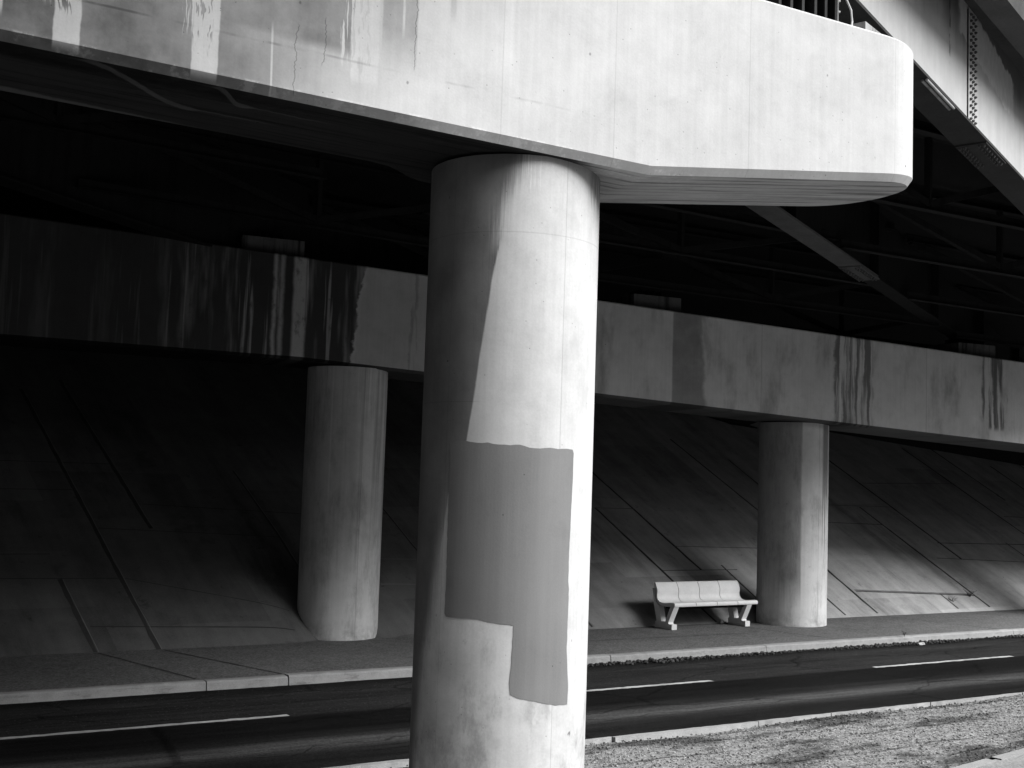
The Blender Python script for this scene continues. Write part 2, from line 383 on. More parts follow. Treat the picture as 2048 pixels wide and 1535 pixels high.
def mat_slope():
    s = Sh('slope_paving_concrete'); u, v, z = s.x, s.y, s.z
    big = s.noise(0.35, 5, 0.6); med = s.noise(2.5, 6, 0.65); fine = s.noise(60.0, 3)
    # streaks that run down the slope
    st = s.noise(1.0, 4, 0.6, s.vec((u + v * 0.17) * 2.4, v * 0.22, 0.0))
    # panels cast a little lighter or darker than their neighbours
    iu = ((u + v * 0.17) / 2.35)._m('FLOOR'); iv_ = ((v + iu * 0.37) / 1.05)._m('FLOOR')
    c = s.ss(s.noise(1.0, 1, 0.5, s.vec(iu * 7.31, iv_ * 5.17, 0.5)), 0.3, 0.7)
    val = 0.43 * (1.0 + (big - 0.5) * 0.5 + (med - 0.5) * 0.75 + (fine - 0.5) * 0.5 + (st - 0.5) * 0.9 + (c - 0.5) * 0.30)
    rn = s.noise(1.0, 6, 0.7, s.vec((u + v * 0.17) * 1.3, v * 0.30, 4.0)); val = val * (1.0 - s.ss(rn, 0.50, 0.68) * 0.32)
    val = val * (1.0 - s.ss(s.noise(3.4, 6, 0.72, None, 0.4), 0.62, 0.70) * 0.40)
    val = val * (1.0 - s.ss(s.noise(1.1, 6, 0.7), 0.58, 0.75) * 0.35)
    # left bays darkened in the colour, standing for the weaker light there
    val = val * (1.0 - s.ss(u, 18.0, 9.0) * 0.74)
    return s.done(val, 0.85, fine * 0.5 + med, 0.3, 0.01)

def mat_pavement(name, base, grit=0.5):
    s = Sh(name); u, v, z = s.x, s.y, s.z
    big = s.noise(0.5, 5); med = s.noise(4.0, 5, 0.65); fine = s.noise(55.0, 3, 0.7); g, c = s.voro(48.0, color=True)
    val = base * (1.0 + (big - 0.5) * 0.5 + (med - 0.5) * 0.6 + (fine - 0.5) * 1.6 * grit + (c - 0.5) * 1.5 * grit)
    return s.done(val, 0.85, fine + c * 0.6, 0.5, 0.008)

def mat_asphalt():
    s = Sh('asphalt'); u, v, z = s.x, s.y, s.z
    fine = s.noise(70.0, 3, 0.7); med = s.noise(1.0, 6, 0.7, s.vec(u * 0.5, v * 9.0, 0.0)); big = s.noise(0.6, 4)
    vv = v + (s.noise(1.0, 3, 0.5, s.vec(u * 0.35, v * 1.0, 0.0)) - 0.5) * 0.25
    # paler wheel tracks, darker strips and fresh sealing
    prof = s.curve(vv, [(9.4, .014), (9.9, .012), (10.15, .010), (10.40, .018), (10.62, .060), (10.80, .050), (10.98, .016), (11.3, .007), (11.95, .007), (12.03, .022), (12.3, .026), (12.9, .020), (13.15, .030), (13.4, .018), (13.62, .008), (13.8, .006)], 9.4, 13.8, 0.0, 0.1)
    g, c = s.voro(60.0, color=True)
    val = prof * (0.95 + (med - 0.5) * 2.2 + (fine - 0.5) * 1.4 + (big - 0.5) * 0.5 + (c - 0.5) * 0.5)
    sp, cs = s.voro(38.0, color=True)
    val = val + s.ss(cs, 0.90, 0.92) * s.ss(sp, 0.40, 0.2) * 0.06 * s.lerp(Ex(s.nt, 0.25), Ex(s.nt, 1.0), s.ss(vv, 11.9, 12.2))
    ck = s.voro(0.55, vec=s.vec(u * 0.5 + (fine - 0.5) * 0.05, v * 1.2 + (big - 0.5) * 1.5, 0.0), feature='DISTANCE_TO_EDGE')
    val = val * (1.0 - s.ss(ck, 0.012, 0.003) * 0.5)
    return s.done(val, 0.72, fine + c * 0.5, 0.5, 0.006, spec=0.04)

def mat_gravel():
    s = Sh('gravelly_worn_pavement'); u, v, z = s.x, s.y, s.z
    d, c = s.voro(34.0, color=True); d2, c2 = s.voro(75.0, color=True)
    fine = s.noise(110.0, 3, 0.7); med = s.noise(3.0, 6, 0.7); big = s.noise(0.7, 5)
    val = 0.22 * (1.0 + (c - 0.5) * 0.8 + (c2 - 0.5) * 0.8 + (fine - 0.5) * 0.5 + (med - 0.5) * 0.7 + (big - 0.5) * 0.4)
    # dark damp stains and dirt-filled cracks running along the strip
    a = 0.10
    sx = u * math.cos(a) + v * math.sin(a); sy = v * math.cos(a) - u * math.sin(a)
    st = s.noise(1.0, 5, 0.62, s.vec(sx * 0.6, sy * 1.5, 0.0))
    val = val * (1.0 - s.ss(st + (med - 0.5) * 0.25, 0.48, 0.60) * 0.70)
    for k, (v0, amp, sc) in enumerate(((9.02, 0.5, 0.6), (8.55, 0.6, 0.5), (8.0, 0.6, 0.7), (9.25, 0.2, 0.4), (7.62, 0.4, 0.5))):
        path = v - v0 + (s.noise(1.0, 6, 0.65, s.vec(u * sc, k * 9.0, 0.0)) - 0.5) * amp
        val = val * (1.0 - s.ss(path.abs(), 0.035, 0.004) * s.ss(s.noise(1.0, 3, 0.6, s.vec(u * 0.9, k * 5.0, 2.0)), 0.40, 0.55) * 0.7)
    white = s.ss(c2, 0.955, 0.965) * s.ss(d2, 0.5, 0.3)
    val = val + white * 0.3
    dark = s.ss(c, 0.93, 0.95) * s.ss(d, 0.5, 0.3)
    val = val * (1.0 - dark * 0.6)
    return s.done(val, 0.9, c + c2 * 0.6 + fine, 0.7, 0.012)

def mat_kerb():
    s = Sh('kerb_concrete'); u, v, z = s.x, s.y, s.z
    med = s.noise(6.0, 6, 0.7); fine = s.noise(80.0, 3); big = s.noise(0.8, 4)
    val = 0.29 * (1.0 + (med - 0.5) * 0.7 + (fine - 0.5) * 0.5 + (big - 0.5) * 0.5)
    val = val * (1.0 - s.ss(s.noise(1.0, 5, 0.7, s.vec(u * 3.0, v * 3.0, z * 14.0)), 0.55, 0.75) * 0.4)
    return s.done(val, 0.85, med + fine, 0.5, 0.01)

def mat_plain(name, base, rough=0.8, var=0.5, scale=8.0, metal=0.0, spec=0.1, streak=0.0):
    s = Sh(name); med = s.noise(scale, 5, 0.65); fine = s.noise(scale * 10, 3); big = s.noise(scale * 0.15, 4)
    val = base * (1.0 + (med - 0.5) * var + (fine - 0.5) * var * 0.6 + (big - 0.5) * var)
    if streak:
        st = s.noise(1.0, 4, 0.6, s.vec(s.x * 9.0, s.y * 9.0, s.z * 0.5)); val = val * (1.0 - s.ss(st, 0.45, 0.7) * streak)
    return s.done(val, rough, med + fine * 0.5, 0.25, 0.006, spec, metal)

def mat_web():
    s = Sh('painted_girder_steel'); x, y, z = s.x, s.y, s.z
    h = z - (x * -0.101 + y * -0.088 + 6.5)
    big = s.noise(0.8, 5); med = s.noise(5.0, 6, 0.65); st = s.noise(1.0, 4, 0.6, s.vec(x * 7.0, 0.0, z * 0.5))
    fine = s.noise(60.0, 3)
    val = 0.46 * (1.0 + (big - 0.5) * 0.3 + (med - 0.5) * 0.25 + (st - 0.5) * 0.35 + (fine - 0.5) * 0.1)
    # darker towards the top of the web, ragged lower edge
    top_dk = s.ss(h + (s.noise(1.0, 4, 0.6, s.vec(x * 2.2, 0.0, z * 0.6)) - 0.5) * 0.9, 0.75, 1.35)
    val = val * (1.0 - top_dk * 0.72)
    # bare peeled flake along the top
    pe = s.band(x + (med - 0.5) * 0.2, 2.35, 4.25, 0.05)
    edge = 1.50 - (x - 2.35) * 0.16 + (s.noise(1.0, 5, 0.7, s.vec(x * 5.0, 1.0, 0.0)) - 0.5) * 0.3
    pl = pe * s.ss(h - edge + 0.42, -0.015, 0.015) * s.ss(h - edge - 0.06, 0.02, -0.02)
    rag = s.noise(1.0, 4, 0.6, s.vec(x * 16.0, 0.0, z * 6.0))
    val = s.lerp(val, 0.62 * (0.85 + (rag - 0.5) * 0.5), pl)
    dn = s.band(x + (med - 0.5) * 0.05, 2.02, 2.06, 0.012) * s.ss(h, 0.55, 0.75) * s.ss(s.noise(7.0, 3), 0.42, 0.55)
    val = val * (1.0 - dn * 0.6)
    return s.done(val, 0.6, med + st, 0.15, 0.004)

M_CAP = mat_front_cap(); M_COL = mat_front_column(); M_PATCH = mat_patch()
M_BCAP = mat_back_cap(); M_BCOL = [mat_back_column('streaked_column_concrete', 0), mat_back_column('two_tone_column_concrete', 1)]
M_SLOPE = mat_slope(); M_JOINT = mat_plain('joint_filler', 0.05, 0.9, 0.6); M_EDGE = mat_plain('pale_slab_edge', 0.17, 0.85, 0.5)
M_PAVE = mat_pavement('pavement_concrete', 0.13); M_NEAR = mat_pavement('near_pavement_concrete', 0.24, 0.25)
M_ROAD = mat_asphalt(); M_GRAV = mat_gravel(); M_KERB = mat_kerb()
M_LINE = mat_plain('road_paint', 0.36, 0.7, 1.3, 14.0); M_GROUND = mat_plain('dark_soil', 0.06, 0.95, 0.6, 2.0)
M_BENCH = mat_plain('white_painted_concrete', 0.80, 0.6, 0.28, 4.0); M_WEB = mat_web()
M_STEEL = mat_plain('shade_dark_steel', 0.014, 0.7, 0.7, 5.0, streak=0.4)  # tone kept very low so the bays under the deck read as shade
M_FLANGE = mat_plain('flange_steel', 0.095, 0.6, 0.9, 3.0)
M_RIB = mat_plain('bearing_steel', 0.028, 0.6, 0.6, 6.0, streak=0.4)
M_BOLT = mat_plain('bolt_steel', 0.11, 0.55, 0.5, 20.0)
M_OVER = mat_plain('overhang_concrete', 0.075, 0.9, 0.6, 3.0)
M_FLANGE_DARK = mat_plain('shade_dark_flange_steel', 0.038, 0.6, 0.9, 3.0)  # underside shade put into the base tone of this flange
M_DECK = mat_plain('deck_concrete', 0.018, 0.9, 0.5, 2.0)  # tone lowered to carry the darkness under the deck
M_PED = mat_plain('pedestal_concrete', 0.34, 0.85, 0.5, 6.0, streak=0.5)
M_STONE = mat_plain('debris_stone', 0.055, 0.9, 1.4, 25.0); M_WHITE = mat_plain('white_card', 0.45, 0.8, 0.2)
M_WEED = mat_plain('dry_weed', 0.09, 0.8, 0.5, 30.0); M_CABLE = mat_plain('pale_cable', 0.45, 0.5, 0.2)

# ------------------------------------------------------------------ ground, road, pavement (road frame)
road_root_rot = ROAD
def road_sheet(name, us, vsq, zf, m, kind='structure', parent=None):
    bm = bmesh.new(); g = [[bm.verts.new((u, v, zf(u, v))) for v in vsq] for u in us]
    for i in range(len(us) - 1):
        for j in range(len(vsq) - 1): bm.faces.new((g[i][j], g[i + 1][j], g[i + 1][j + 1], g[i][j + 1]))
    o = link(name, bm, m, parent); o.rotation_euler = (0, 0, ROAD)
    if kind: o['kind'] = kind
    return o
def rng(a, b, n): return [a + (b - a) * i / n for i in range(n + 1)]

road_sheet('ground', [-1500, 1500], [-1500, 1500], lambda u, v: -0.16, M_GROUND)
bm = bmesh.new()                                            # unseen rising ground added behind the camera to block low sky light
hp = [(-9.0, -0.2), (-12.0, 0.6), (-22.0, 7.5), (-30.0, 12.0), (-40.0, 13.0), (-80.0, 12.0), (-81.0, -1.0)]
hu = rng(-140, 90, 46); rnd = random.Random(6)
g = [[bm.verts.new((u, v + rnd.uniform(-0.8, 0.8), z * (1 + rnd.uniform(-0.06, 0.06)))) for v, z in hp] for u in hu]
for i in range(len(hu) - 1):
    for j in range(len(hp) - 1): bm.faces.new((g[i][j], g[i + 1][j], g[i + 1][j + 1], g[i][j + 1]))
o = link('sky_block_hill', bm, M_GROUND, smooth=True); o.rotation_euler = (0, 0, ROAD); o['kind'] = 'structure'
road = road_sheet('road', [-60, 90], [9.3, 13.9], lambda u, v: -0.11, M_ROAD)
road_sheet('pavement', rng(-60, 90, 150), [13.85, 16.95], lambda u, v: -0.002, M_PAVE)
random.seed(3)
road_sheet('gravel_verge', rng(-30, 50, 320), rng(2.0, 9.46, 30),
           lambda u, v: -0.035 + 0.012 * math.sin(u * 1.7 + v) + 0.010 * math.sin(v * 2.3 - u * 0.6) - (0.03 if v > 9.4 else 0) - (0.0), M_GRAV)
# lane dashes, parts of the road
for (a, b) in ((1.45, 4.95), (7.65, 10.82), (13.93, 17.12)):
    bm = bmesh.new(); n = 40
    lo = []; hi = []
    for i in range(n + 1):
        u = a + (b - a) * i / n
        lo.append(bm.verts.new((u, 12.045 - 0.045 + random.uniform(-0.012, 0.012), -0.106)))
        hi.append(bm.verts.new((u, 12.045 + 0.045 + random.uniform(-0.012, 0.012), -0.106)))
    for i in range(n): bm.faces.new((lo[i], lo[i + 1], hi[i + 1], hi[i]))
    o = link('lane_dash', bm, M_LINE, road)
# far kerb: stones with open joints, top 0.12 wide, face 0.11 high
joints_u = [-60, -6.0, -1.2, 1.6, 4.62, 5.62, 6.35, 8.4, 10.45, 13.45, 16.6, 19.6, 22.6, 26, 30, 40, 60, 90]
bm = bmesh.new(); rnd = random.Random(5)
for a, b in zip(joints_u, joints_u[1:]):
    n = max(2, int((b - a) / 0.12)) if b - a < 6 else 12
    g0 = 0.006
    prof = []
    dv = rnd.uniform(-0.012, 0.012); dz = rnd.uniform(-0.006, 0.004)
    for i in range(n + 1):
        u = a + g0 + (b - a - 2 * g0) * i / n
        j = rnd.uniform(-0.006, 0.006); k = rnd.uniform(-0.006, 0.004)
        chip = 0.02 * max(0, rnd.random() - 0.85) * 6 * rnd.random()
        prof.append([bm.verts.new(p) for p in ((u, 13.72 + dv + j, -0.14), (u, 13.735 + dv + j, -0.02 + dz - chip), (u, 13.755 + dv + chip, 0.0 + dz + k), (u, 13.875, 0.002 + dz), (u, 13.875, -0.14))])
    for p, q in zip(prof, prof[1:]):
        for i in range(4): bm.faces.new((p[i], q[i], q[i + 1], p[i + 1]))
    bm.faces.new(prof[0][::-1]); bm.faces.new(prof[-1])
o = link('kerb', bm, M_KERB, smooth=False); o.rotation_euler = (0, 0, ROAD); o['kind'] = 'structure'
# loose stones set in the verge
import numpy as np
ico = bmesh.new(); bmesh.ops.create_icosphere(ico, subdivisions=1, radius=1.0)
iv = np.array([w.co[:] for w in ico.verts]); it = np.array([[w.index for w in f.verts] for f in ico.faces]); ico.free()
rs = np.random.RandomState(7); NS = 26000
su = rs.uniform(1.0, 22.0, NS); sv = 9.36 - 3.4 * rs.uniform(0, 1, NS) ** 1.1
sr = 0.005 + 0.014 * rs.beta(1.2, 4.0, NS)
def stones(name, su, sv, sz, sr, rs, m, rough):
    NS = len(su)
    A_ = rs.uniform(0, 6.28, NS); sq = rs.uniform(0.75, 1.4, (NS, 3)); sq[:, 2] *= 0.75
    P_ = iv[None] * (1 + rs.uniform(-rough, rough, (NS, len(iv), 1))) * sq[:, None, :] * sr[:, None, None]
    cx, sx_ = np.cos(A_)[:, None], np.sin(A_)[:, None]
    X_ = P_[:, :, 0] * cx - P_[:, :, 1] * sx_ + su[:, None]; Y_ = P_[:, :, 0] * sx_ + P_[:, :, 1] * cx + sv[:, None]
    vv_ = np.stack((X_, Y_, P_[:, :, 2] + sz[:, None]), 2).reshape(-1, 3); ff_ = (it[None] + (np.arange(NS) * len(iv))[:, None, None]).reshape(-1, 3)
    me = bpy.data.meshes.new(name); me.vertices.add(len(vv_)); me.vertices.foreach_set('co', vv_.ravel())
    me.loops.add(ff_.size); me.loops.foreach_set('vertex_index', ff_.ravel().astype(np.int32)); me.polygons.add(len(ff_))
    me.polygons.foreach_set('loop_start', np.arange(0, ff_.size, 3, dtype=np.int32)); me.update(calc_edges=True); me.materials.append(m)
    o = bpy.data.objects.new(name, me); COL.objects.link(o); o.rotation_euler = (0, 0, ROAD); return o
zg = -0.035 + 0.012 * np.sin(su * 1.7 + sv) + 0.010 * np.sin(sv * 2.3 - su * 0.6)
o = stones('verge_stones', su, sv, zg + sr * 0.25, sr, rs, M_GRAV, 0.18)
tag(o, 'small pale stones scattered over the worn verge beside the road', 'stones', kind='stuff')
# near lip of the road: a broken pale edge strip
bm = bmesh.new(); rnd = random.Random(8)
u = -20.0
while u < 45:
    L = rnd.uniform(0.9, 2.6); n = int(L / 0.08); prof = []
    w0 = rnd.uniform(0.07, 0.12); sh = rnd.uniform(-0.03, 0.03)
    for i in range(n + 1):
        t = i / n; uu = u + L * t
        wv = w0 * (0.55 + 0.45 * math.sin(math.pi * min(1, t * 1.2))) + rnd.uniform(-0.008, 0.008)
        f = 9.52 + sh * 0.3 + rnd.uniform(-0.008, 0.008)
        prof.append([bm.verts.new(p) for p in ((uu, f + 0.015, -0.13), (uu, f, -0.03), (uu, f - wv, -0.022), (uu, f - wv - 0.01, -0.13))])
    for p, q in zip(prof, prof[1:]):
        for i in range(3): bm.faces.new((p[i], q[i], q[i + 1], p[i + 1]))
    bm.faces.new(prof[0][::-1]); bm.faces.new(prof[-1]); u += L + rnd.uniform(0.004, 0.02)
o = link('road_edging', bm, M_KERB); o.rotation_euler = (0, 0, ROAD); o['kind'] = 'structure'
# pavement joints (thin dark strips continuing the slope joints)
def strip(bm, p, q, w, z0, z1, n=24, jit=0.006, r=random.Random(1)):
    p, q = Vector(p), Vector(q); d = (q - p); s = Vector((-d.y, d.x)).normalized() * w / 2; a = []; b = []
    for i in range(n + 1):
        t = i / n; c = p + d * t; j = Vector((r.uniform(-jit, jit), r.uniform(-jit, jit))); z = z0 + (z1 - z0) * t
        wv = r.uniform(0.6, 1.25)
        a.append(bm.verts.new((c.x - s.x * wv + j.x, c.y - s.y * wv + j.y, z))); b.append(bm.verts.new((c.x + s.x * wv + j.x, c.y + s.y * wv + j.y, z)))
    for i in range(n): bm.faces.new((a[i], a[i + 1], b[i + 1], b[i]))
bm = bmesh.new()
for (p, q) in (((4.0, 16.24), (4.55, 13.9)), ((4.85, 16.24), (5.6, 13.9)), ((14.69, 16.22), (15.2, 13.9)), ((16.15, 15.9), (16.6, 14.6)), ((22.4, 16.2), (22.8, 13.9)), ((8.95, 16.2), (9.5, 13.9)),
               ((10.0, 15.1), (14.2, 15.0)), ((18.9, 16.2), (19.4, 13.9))):
    strip(bm, p, q, 0.032 if p[0] < 6 else 0.022, 0.002, 0.002)
o = link('pavement_joints', bm, M_JOINT); o.rotation_euler = (0, 0, ROAD); o['kind'] = 'structure'
# near pavement corner and its kerb (bottom right of the view)
near = [(20.0, 9.2), (14.0, 7.95), (11.0, 7.35), (9.03, 7.02), (8.2, 6.85), (7.2, 6.2), (6.4, 5.0), (6.0, 3.0), (6.0, -2.0)]
bm = bmesh.new()
top = [bm.verts.new((u, v, -0.005)) for u, v in near] + [bm.verts.new((20.0, -2.0, -0.005))]
bm.faces.new(top)
o = link('near_pavement', bm, M_NEAR); o.rotation_euler = (0, 0, ROAD); o['kind'] = 'structure'
bm = bmesh.new(); prof = []; rnd = random.Random(4)
npts = []
for a, b in zip(near, near[1:]):
    k = max(2, int((Vector(b) - Vector(a)).length / 0.1))
    npts += [Vector(a).lerp(Vector(b), i / k) for i in range(k)]
for i, p in enumerate(npts):
    t = (npts[min(i + 1, len(npts) - 1)] - npts[max(i - 1, 0)]).normalized(); nn = Vector((t.y, -t.x))
    j = rnd.uniform(-0.006, 0.006)
    prof.append([bm.verts.new((p.x + nn.x * o_, p.y + nn.y * o_, z)) for o_, z in ((0.075 + j, -0.1), (0.06 + j, -0.004), (0.04, 0.006), (-0.06, 0.006), (-0.06, -0.1))])
for i, (p, q) in enumerate(zip(prof, prof[1:])):
    if i % 22 == 13: continue
    for k in range(4): bm.faces.new((p[k], q[k], q[k + 1], p[k + 1]))
o = link('near_kerb', bm, M_KERB); o.rotation_euler = (0, 0, ROAD); o['kind'] = 'structure'

# ------------------------------------------------------------------ embankment with slope paving (road frame)
V0, SL = 16.25, 0.654
def slope_lift(u, v): return -SL * (0.010 * (13.0 - max(-10, min(30, u))) + (0.32 * math.exp(-((u - 7.6) / 0.6) ** 2) * max(0.0, min(1.0, (18.5 - v) / 2.0))))   # the toe drifts slightly across the pavement
bm = bmesh.new()
us = rng(-40, 70, 660); vsq = [V0 - 0.7, V0, 17.2, 18.2, 19.2, 20.2, 21.5, 23.0, 25.0, 27.5]
g = [[bm.verts.new((u, v, (v - V0) * SL + slope_lift(u, v))) for v in vsq] for u in us]
for i in range(len(us) - 1):
    for j in range(len(vsq) - 1): bm.faces.new((g[i][j], g[i + 1][j], g[i + 1][j + 1], g[i][j + 1]))
def onslope(u, v, off): return (u, v, (v - V0) * SL + off + slope_lift(u, v))
def groove(p, q, w, off=0.004, mi=1, jit=0.006):
    p, q = Vector(p), Vector(q); d = q - p; s = Vector((-d.y, d.x)).normalized() * w / 2; n = max(3, int(d.length / 0.15)); a = []; b = []
    for i in range(n + 1):
        t = i / n; c = p + d * t; j = rnd.uniform(-jit, jit); wv = rnd.uniform(0.7, 1.2)
        a.append(bm.verts.new(onslope(c.x - s.x * wv + j, c.y - s.y * wv, off))); b.append(bm.verts.new(onslope(c.x + s.x * wv + j, c.y + s.y * wv, off)))
    for i in range(n): bm.faces.new((a[i], a[i + 1], b[i + 1], b[i])).material_index = mi
for (p, q, w) in (((3.85, 22.0), (4.82, 16.26), 0.06), ((3.75, 17.62), (4.0, 16.24), 0.065), ((4.55, 22.3), (5.26, 18.61), 0.06), ((7.0, 20.0), (7.38, 17.84), 0.035),
                  ((14.1, 19.17), (14.69, 16.26), 0.045), ((14.4, 22.0), (15.39, 17.49), 0.045), ((17.9, 21.5), (18.46, 19.0), 0.035), ((19.1, 20.8), (19.25, 19.96), 0.03), ((16.0, 17.6), (16.15, 16.6), 0.03),
                  ((17.83, 17.2), (17.98, 16.25), 0.035), ((18.55, 18.4), (18.88, 16.25), 0.05), ((21.76, 19.28), (22.36, 16.25), 0.05), ((22.4, 21.6), (23.22, 17.6), 0.05), ((21.27, 16.66), (21.34, 16.25), 0.03),
                  ((26.0, 21.6), (26.8, 17.5), 0.05), ((27.0, 22.6), (27.6, 19.6), 0.05), ((25.5, 18.1), (25.8, 16.8), 0.04), ((30.2, 22.0), (31.2, 16.3), 0.05), ((9.2, 20.5), (9.9, 16.3), 0.03),
                  ((-0.2, 20.0), (0.45, 16.3), 0.05), ((11.3, 20.5), (12.0, 16.3), 0.04), ((28.9, 21.0), (29.4, 18.0), 0.05)):
    groove(p, q, w)
    e_ = Vector((w * 0.62, 0)); groove(Vector(p) + e_, Vector(q) + e_, 0.012, 0.006, 2, 0.004)
for (p, q, w, mi) in (((2.0, 20.12), (5.0, 20.09), 0.012, 1), ((2.0, 19.45), (4.25, 19.46), 0.012, 1), ((5.26, 19.15), (7.9, 18.95), 0.012, 1), ((4.48, 18.62), (7.28, 18.42), 0.012, 1), ((2.0, 17.68), (4.57, 17.61), 0.014, 1),
                      ((4.0, 16.76), (7.0, 16.58), 0.018, 1), ((18.9, 16.85), (22.3, 16.60), 0.03, 2), ((18.9, 16.82), (22.3, 16.57), 0.02, 1), ((22.44, 17.66), (25.4, 17.47), 0.015, 1), ((20.76, 19.34), (22.8, 19.3), 0.015, 2), ((20.16, 18.78), (21.87, 18.71), 0.015, 1),
                      ((23.03, 18.12), (26.2, 18.03), 0.018, 1), ((22.8, 20.13), (26.4, 20.21), 0.02, 2), ((14.08, 19.17), (15.06, 19.15), 0.018, 2), ((15.25, 18.11), (17.4, 18.03), 0.018, 2), ((14.45, 17.5), (16.3, 17.47), 0.015, 1),
                      ((8.6, 17.91), (9.8, 17.87), 0.015, 2), ((8.6, 17.37), (9.8, 17.3), 0.02, 2), ((4.6, 17.62), (6.9, 16.95), 0.012, 1), ((26.7, 19.0), (30, 18.9), 0.015, 1), ((-4, 18.2), (3.7, 18.1), 0.012, 1)):
    groove(p, q, w, 0.005 if mi == 2 else 0.004, mi, 0.0)
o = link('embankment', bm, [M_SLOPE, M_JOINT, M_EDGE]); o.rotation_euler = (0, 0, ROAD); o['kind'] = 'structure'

# ------------------------------------------------------------------ piers
def loft_cap(stations, mats, name, parent):
    """stations: list of (outer (u, w), inner (u, w), ztop, zface, zsoffit)"""
    bm = bmesh.new(); rings = []
    for (uo, wo, wb), (ui, wi, wbi), zt, zf, zs in stations:
        rings.append([bm.verts.new(p) for p in ((uo, -wo + 0.02 * (wo > 0.05), zt), (uo, -wo, zt - 0.02), (uo, -wo, zf), (ui, -wi, zs), (ui, wbi, zs), (uo, wb, zf), (uo, wb, zt - 0.02), (uo, wb - 0.02 * (wo > 0.05), zt))])
    for a, b in zip(rings, rings[1:]):
        for i in range(8): bm.faces.new((a[i], b[i], b[(i + 1) % 8], a[(i + 1) % 8]))
    bm.faces.new(rings[0]); 
    bmesh.ops.remove_doubles(bm, verts=bm.verts, dist=0.0005)
    return link(name, bm, mats, parent, smooth=True, auto=22)
def column_mesh(name, r, z1, m, parent, loc, seg=96):
    bm = bmesh.new(); zs = [-0.3, 0.0] + rng(0.0, z1, 10)[1:]
    rings = [[bm.verts.new((r * math.cos(2 * math.pi * k / seg), r * math.sin(2 * math.pi * k / seg), z)) for k in range(seg)] for z in zs]
    for a, b in zip(rings, rings[1:]):
        for k in range(seg): bm.faces.new((a[k], a[(k + 1) % seg], b[(k + 1) % seg], b[k]))
    bm.faces.new(rings[0][::-1]); bm.faces.new(rings[-1])
    o = link(name, bm, m, parent, smooth=True, auto=40); o.location = loc; return o

# front pier
FP = empty('bridge_pier', (-0.02, 8.55, 0.0), PIER)
tag(FP, 'large pale concrete pier in the foreground, its round column marked with a grey paint patch', 'bridge pier', 'concrete bridge piers')
W, NR, CH = 0.53, 0.55, 0.04
U0 = 2.755                                                    # where the nose starts to turn
def ztop(u): return 6.098 - 0.055 * u
def zface(u): return 4.673 - 0.0515 * u if u < 0.72 else 4.636 + (u - 0.72) * 0.107
VC = -0.17
def swell(u):
    def sm(t): t = max(0.0, min(1.0, t)); return t * t * (3 - 2 * t)
    return 0.28 * sm((u + 0.95) / 0.45) * (1.0 - sm((u - 0.45) / 0.3))
st = []
for u in (-12, -9, -6, -4, -2, -1, -0.85, -0.75, -0.65, -0.55, -0.4, 0, 0.4, 0.5, 0.58, 0.66, 0.72, 0.8, 1.2, 1.8, U0):
    st.append(((u, W, W + swell(u)), (u, W - CH, W - CH + swell(u)), ztop(u), zface(u), zface(u) - 0.055))
for k in range(1, 25):
    t = math.radians(90 * k / 24)
    sn, cs = math.sin(t) ** 0.92, math.cos(t) ** 0.92
    uo, wo = U0 + NR * sn, W * cs; ui, wi = U0 + (NR - CH) * sn, (W - CH) * cs
    st.append(((uo, max(wo, 0.0008), max(wo, 0.0008)), (ui, max(wi, 0.0008), max(wi, 0.0008)), ztop(uo), zface(uo), zface(ui) - 0.055))
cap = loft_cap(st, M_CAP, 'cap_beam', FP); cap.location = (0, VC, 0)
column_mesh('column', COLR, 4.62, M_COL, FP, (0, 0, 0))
fcol = [c for c in FP.children if c.name.startswith('column')][0]
# painted-over patch: thin coat following the shaft, wavy roller edges
outline = [(-38.6, 2.673), (-31, 2.690), (-23.9, 2.682), (-18.7, 2.676), (-12, 2.680), (-5, 2.668), (1.9, 2.666), (8, 2.672), (14, 2.655), (21.1, 2.652), (28, 2.660), (34, 2.654), (41, 2.659), (46.6, 2.655), (47.8, 2.63),
           (47.2, 2.311), (46.2, 2.0), (46.0, 1.776), (46.9, 1.72), (46.5, 1.5), (46.4, 1.312), (47.5, 1.2), (48.8, 1.079), (48.4, 0.958), (38, 0.962), (28, 0.985), (19.7, 1.004), (12, 1.02), (7.0, 1.045), (6.2, 1.12), (7.0, 1.22), (7.3, 1.327), (7.7, 1.488),
           (0, 1.496), (-7, 1.505), (-14.7, 1.521), (-25, 1.519), (-37.0, 1.519), (-38.2, 1.54), (-37.8, 1.787), (-38.1, 2.0), (-38.4, 2.285), (-37.9, 2.519)]
def inside(px, py, poly):
    c = False; n = len(poly)
    for i in range(n):
        (x1, y1), (x2, y2) = poly[i], poly[(i + 1) % n]
        if (y1 > py) != (y2 > py) and px < (x2 - x1) * (py - y1) / (y2 - y1) + x1: c = not c
    return c
bm = bmesh.new(); rnd = random.Random(2); pl = []
for i, (a, z) in enumerate(outline):
    a2, z2 = outline[(i + 1) % len(outline)]
    L = math.hypot((a2 - a) * 0.0106, z2 - z); n = max(1, int(L / 0.03))
    for k in range(n):
        t = k / n; j = 0 if k == 0 else rnd.uniform(-0.003, 0.003); pl.append((a + (a2 - a) * t + j * 60, z + (z2 - z) * t + j))
fl = [bm.verts.new((a, z, 0)) for a, z in pl]
bmesh.ops.triangle_fill(bm, use_beauty=True, edges=[bm.edges.new((fl[i], fl[(i + 1) % len(fl)])) for i in range(len(fl))])
for a in range(-38, 50, 2):                                 # cut into narrow strips so the coat can bend round the shaft
    bmesh.ops.bisect_plane(bm, geom=bm.verts[:] + bm.edges[:] + bm.faces[:], plane_co=(a, 0, 0), plane_no=(1, 0, 0))
ex = bmesh.ops.extrude_face_region(bm, geom=bm.faces[:])
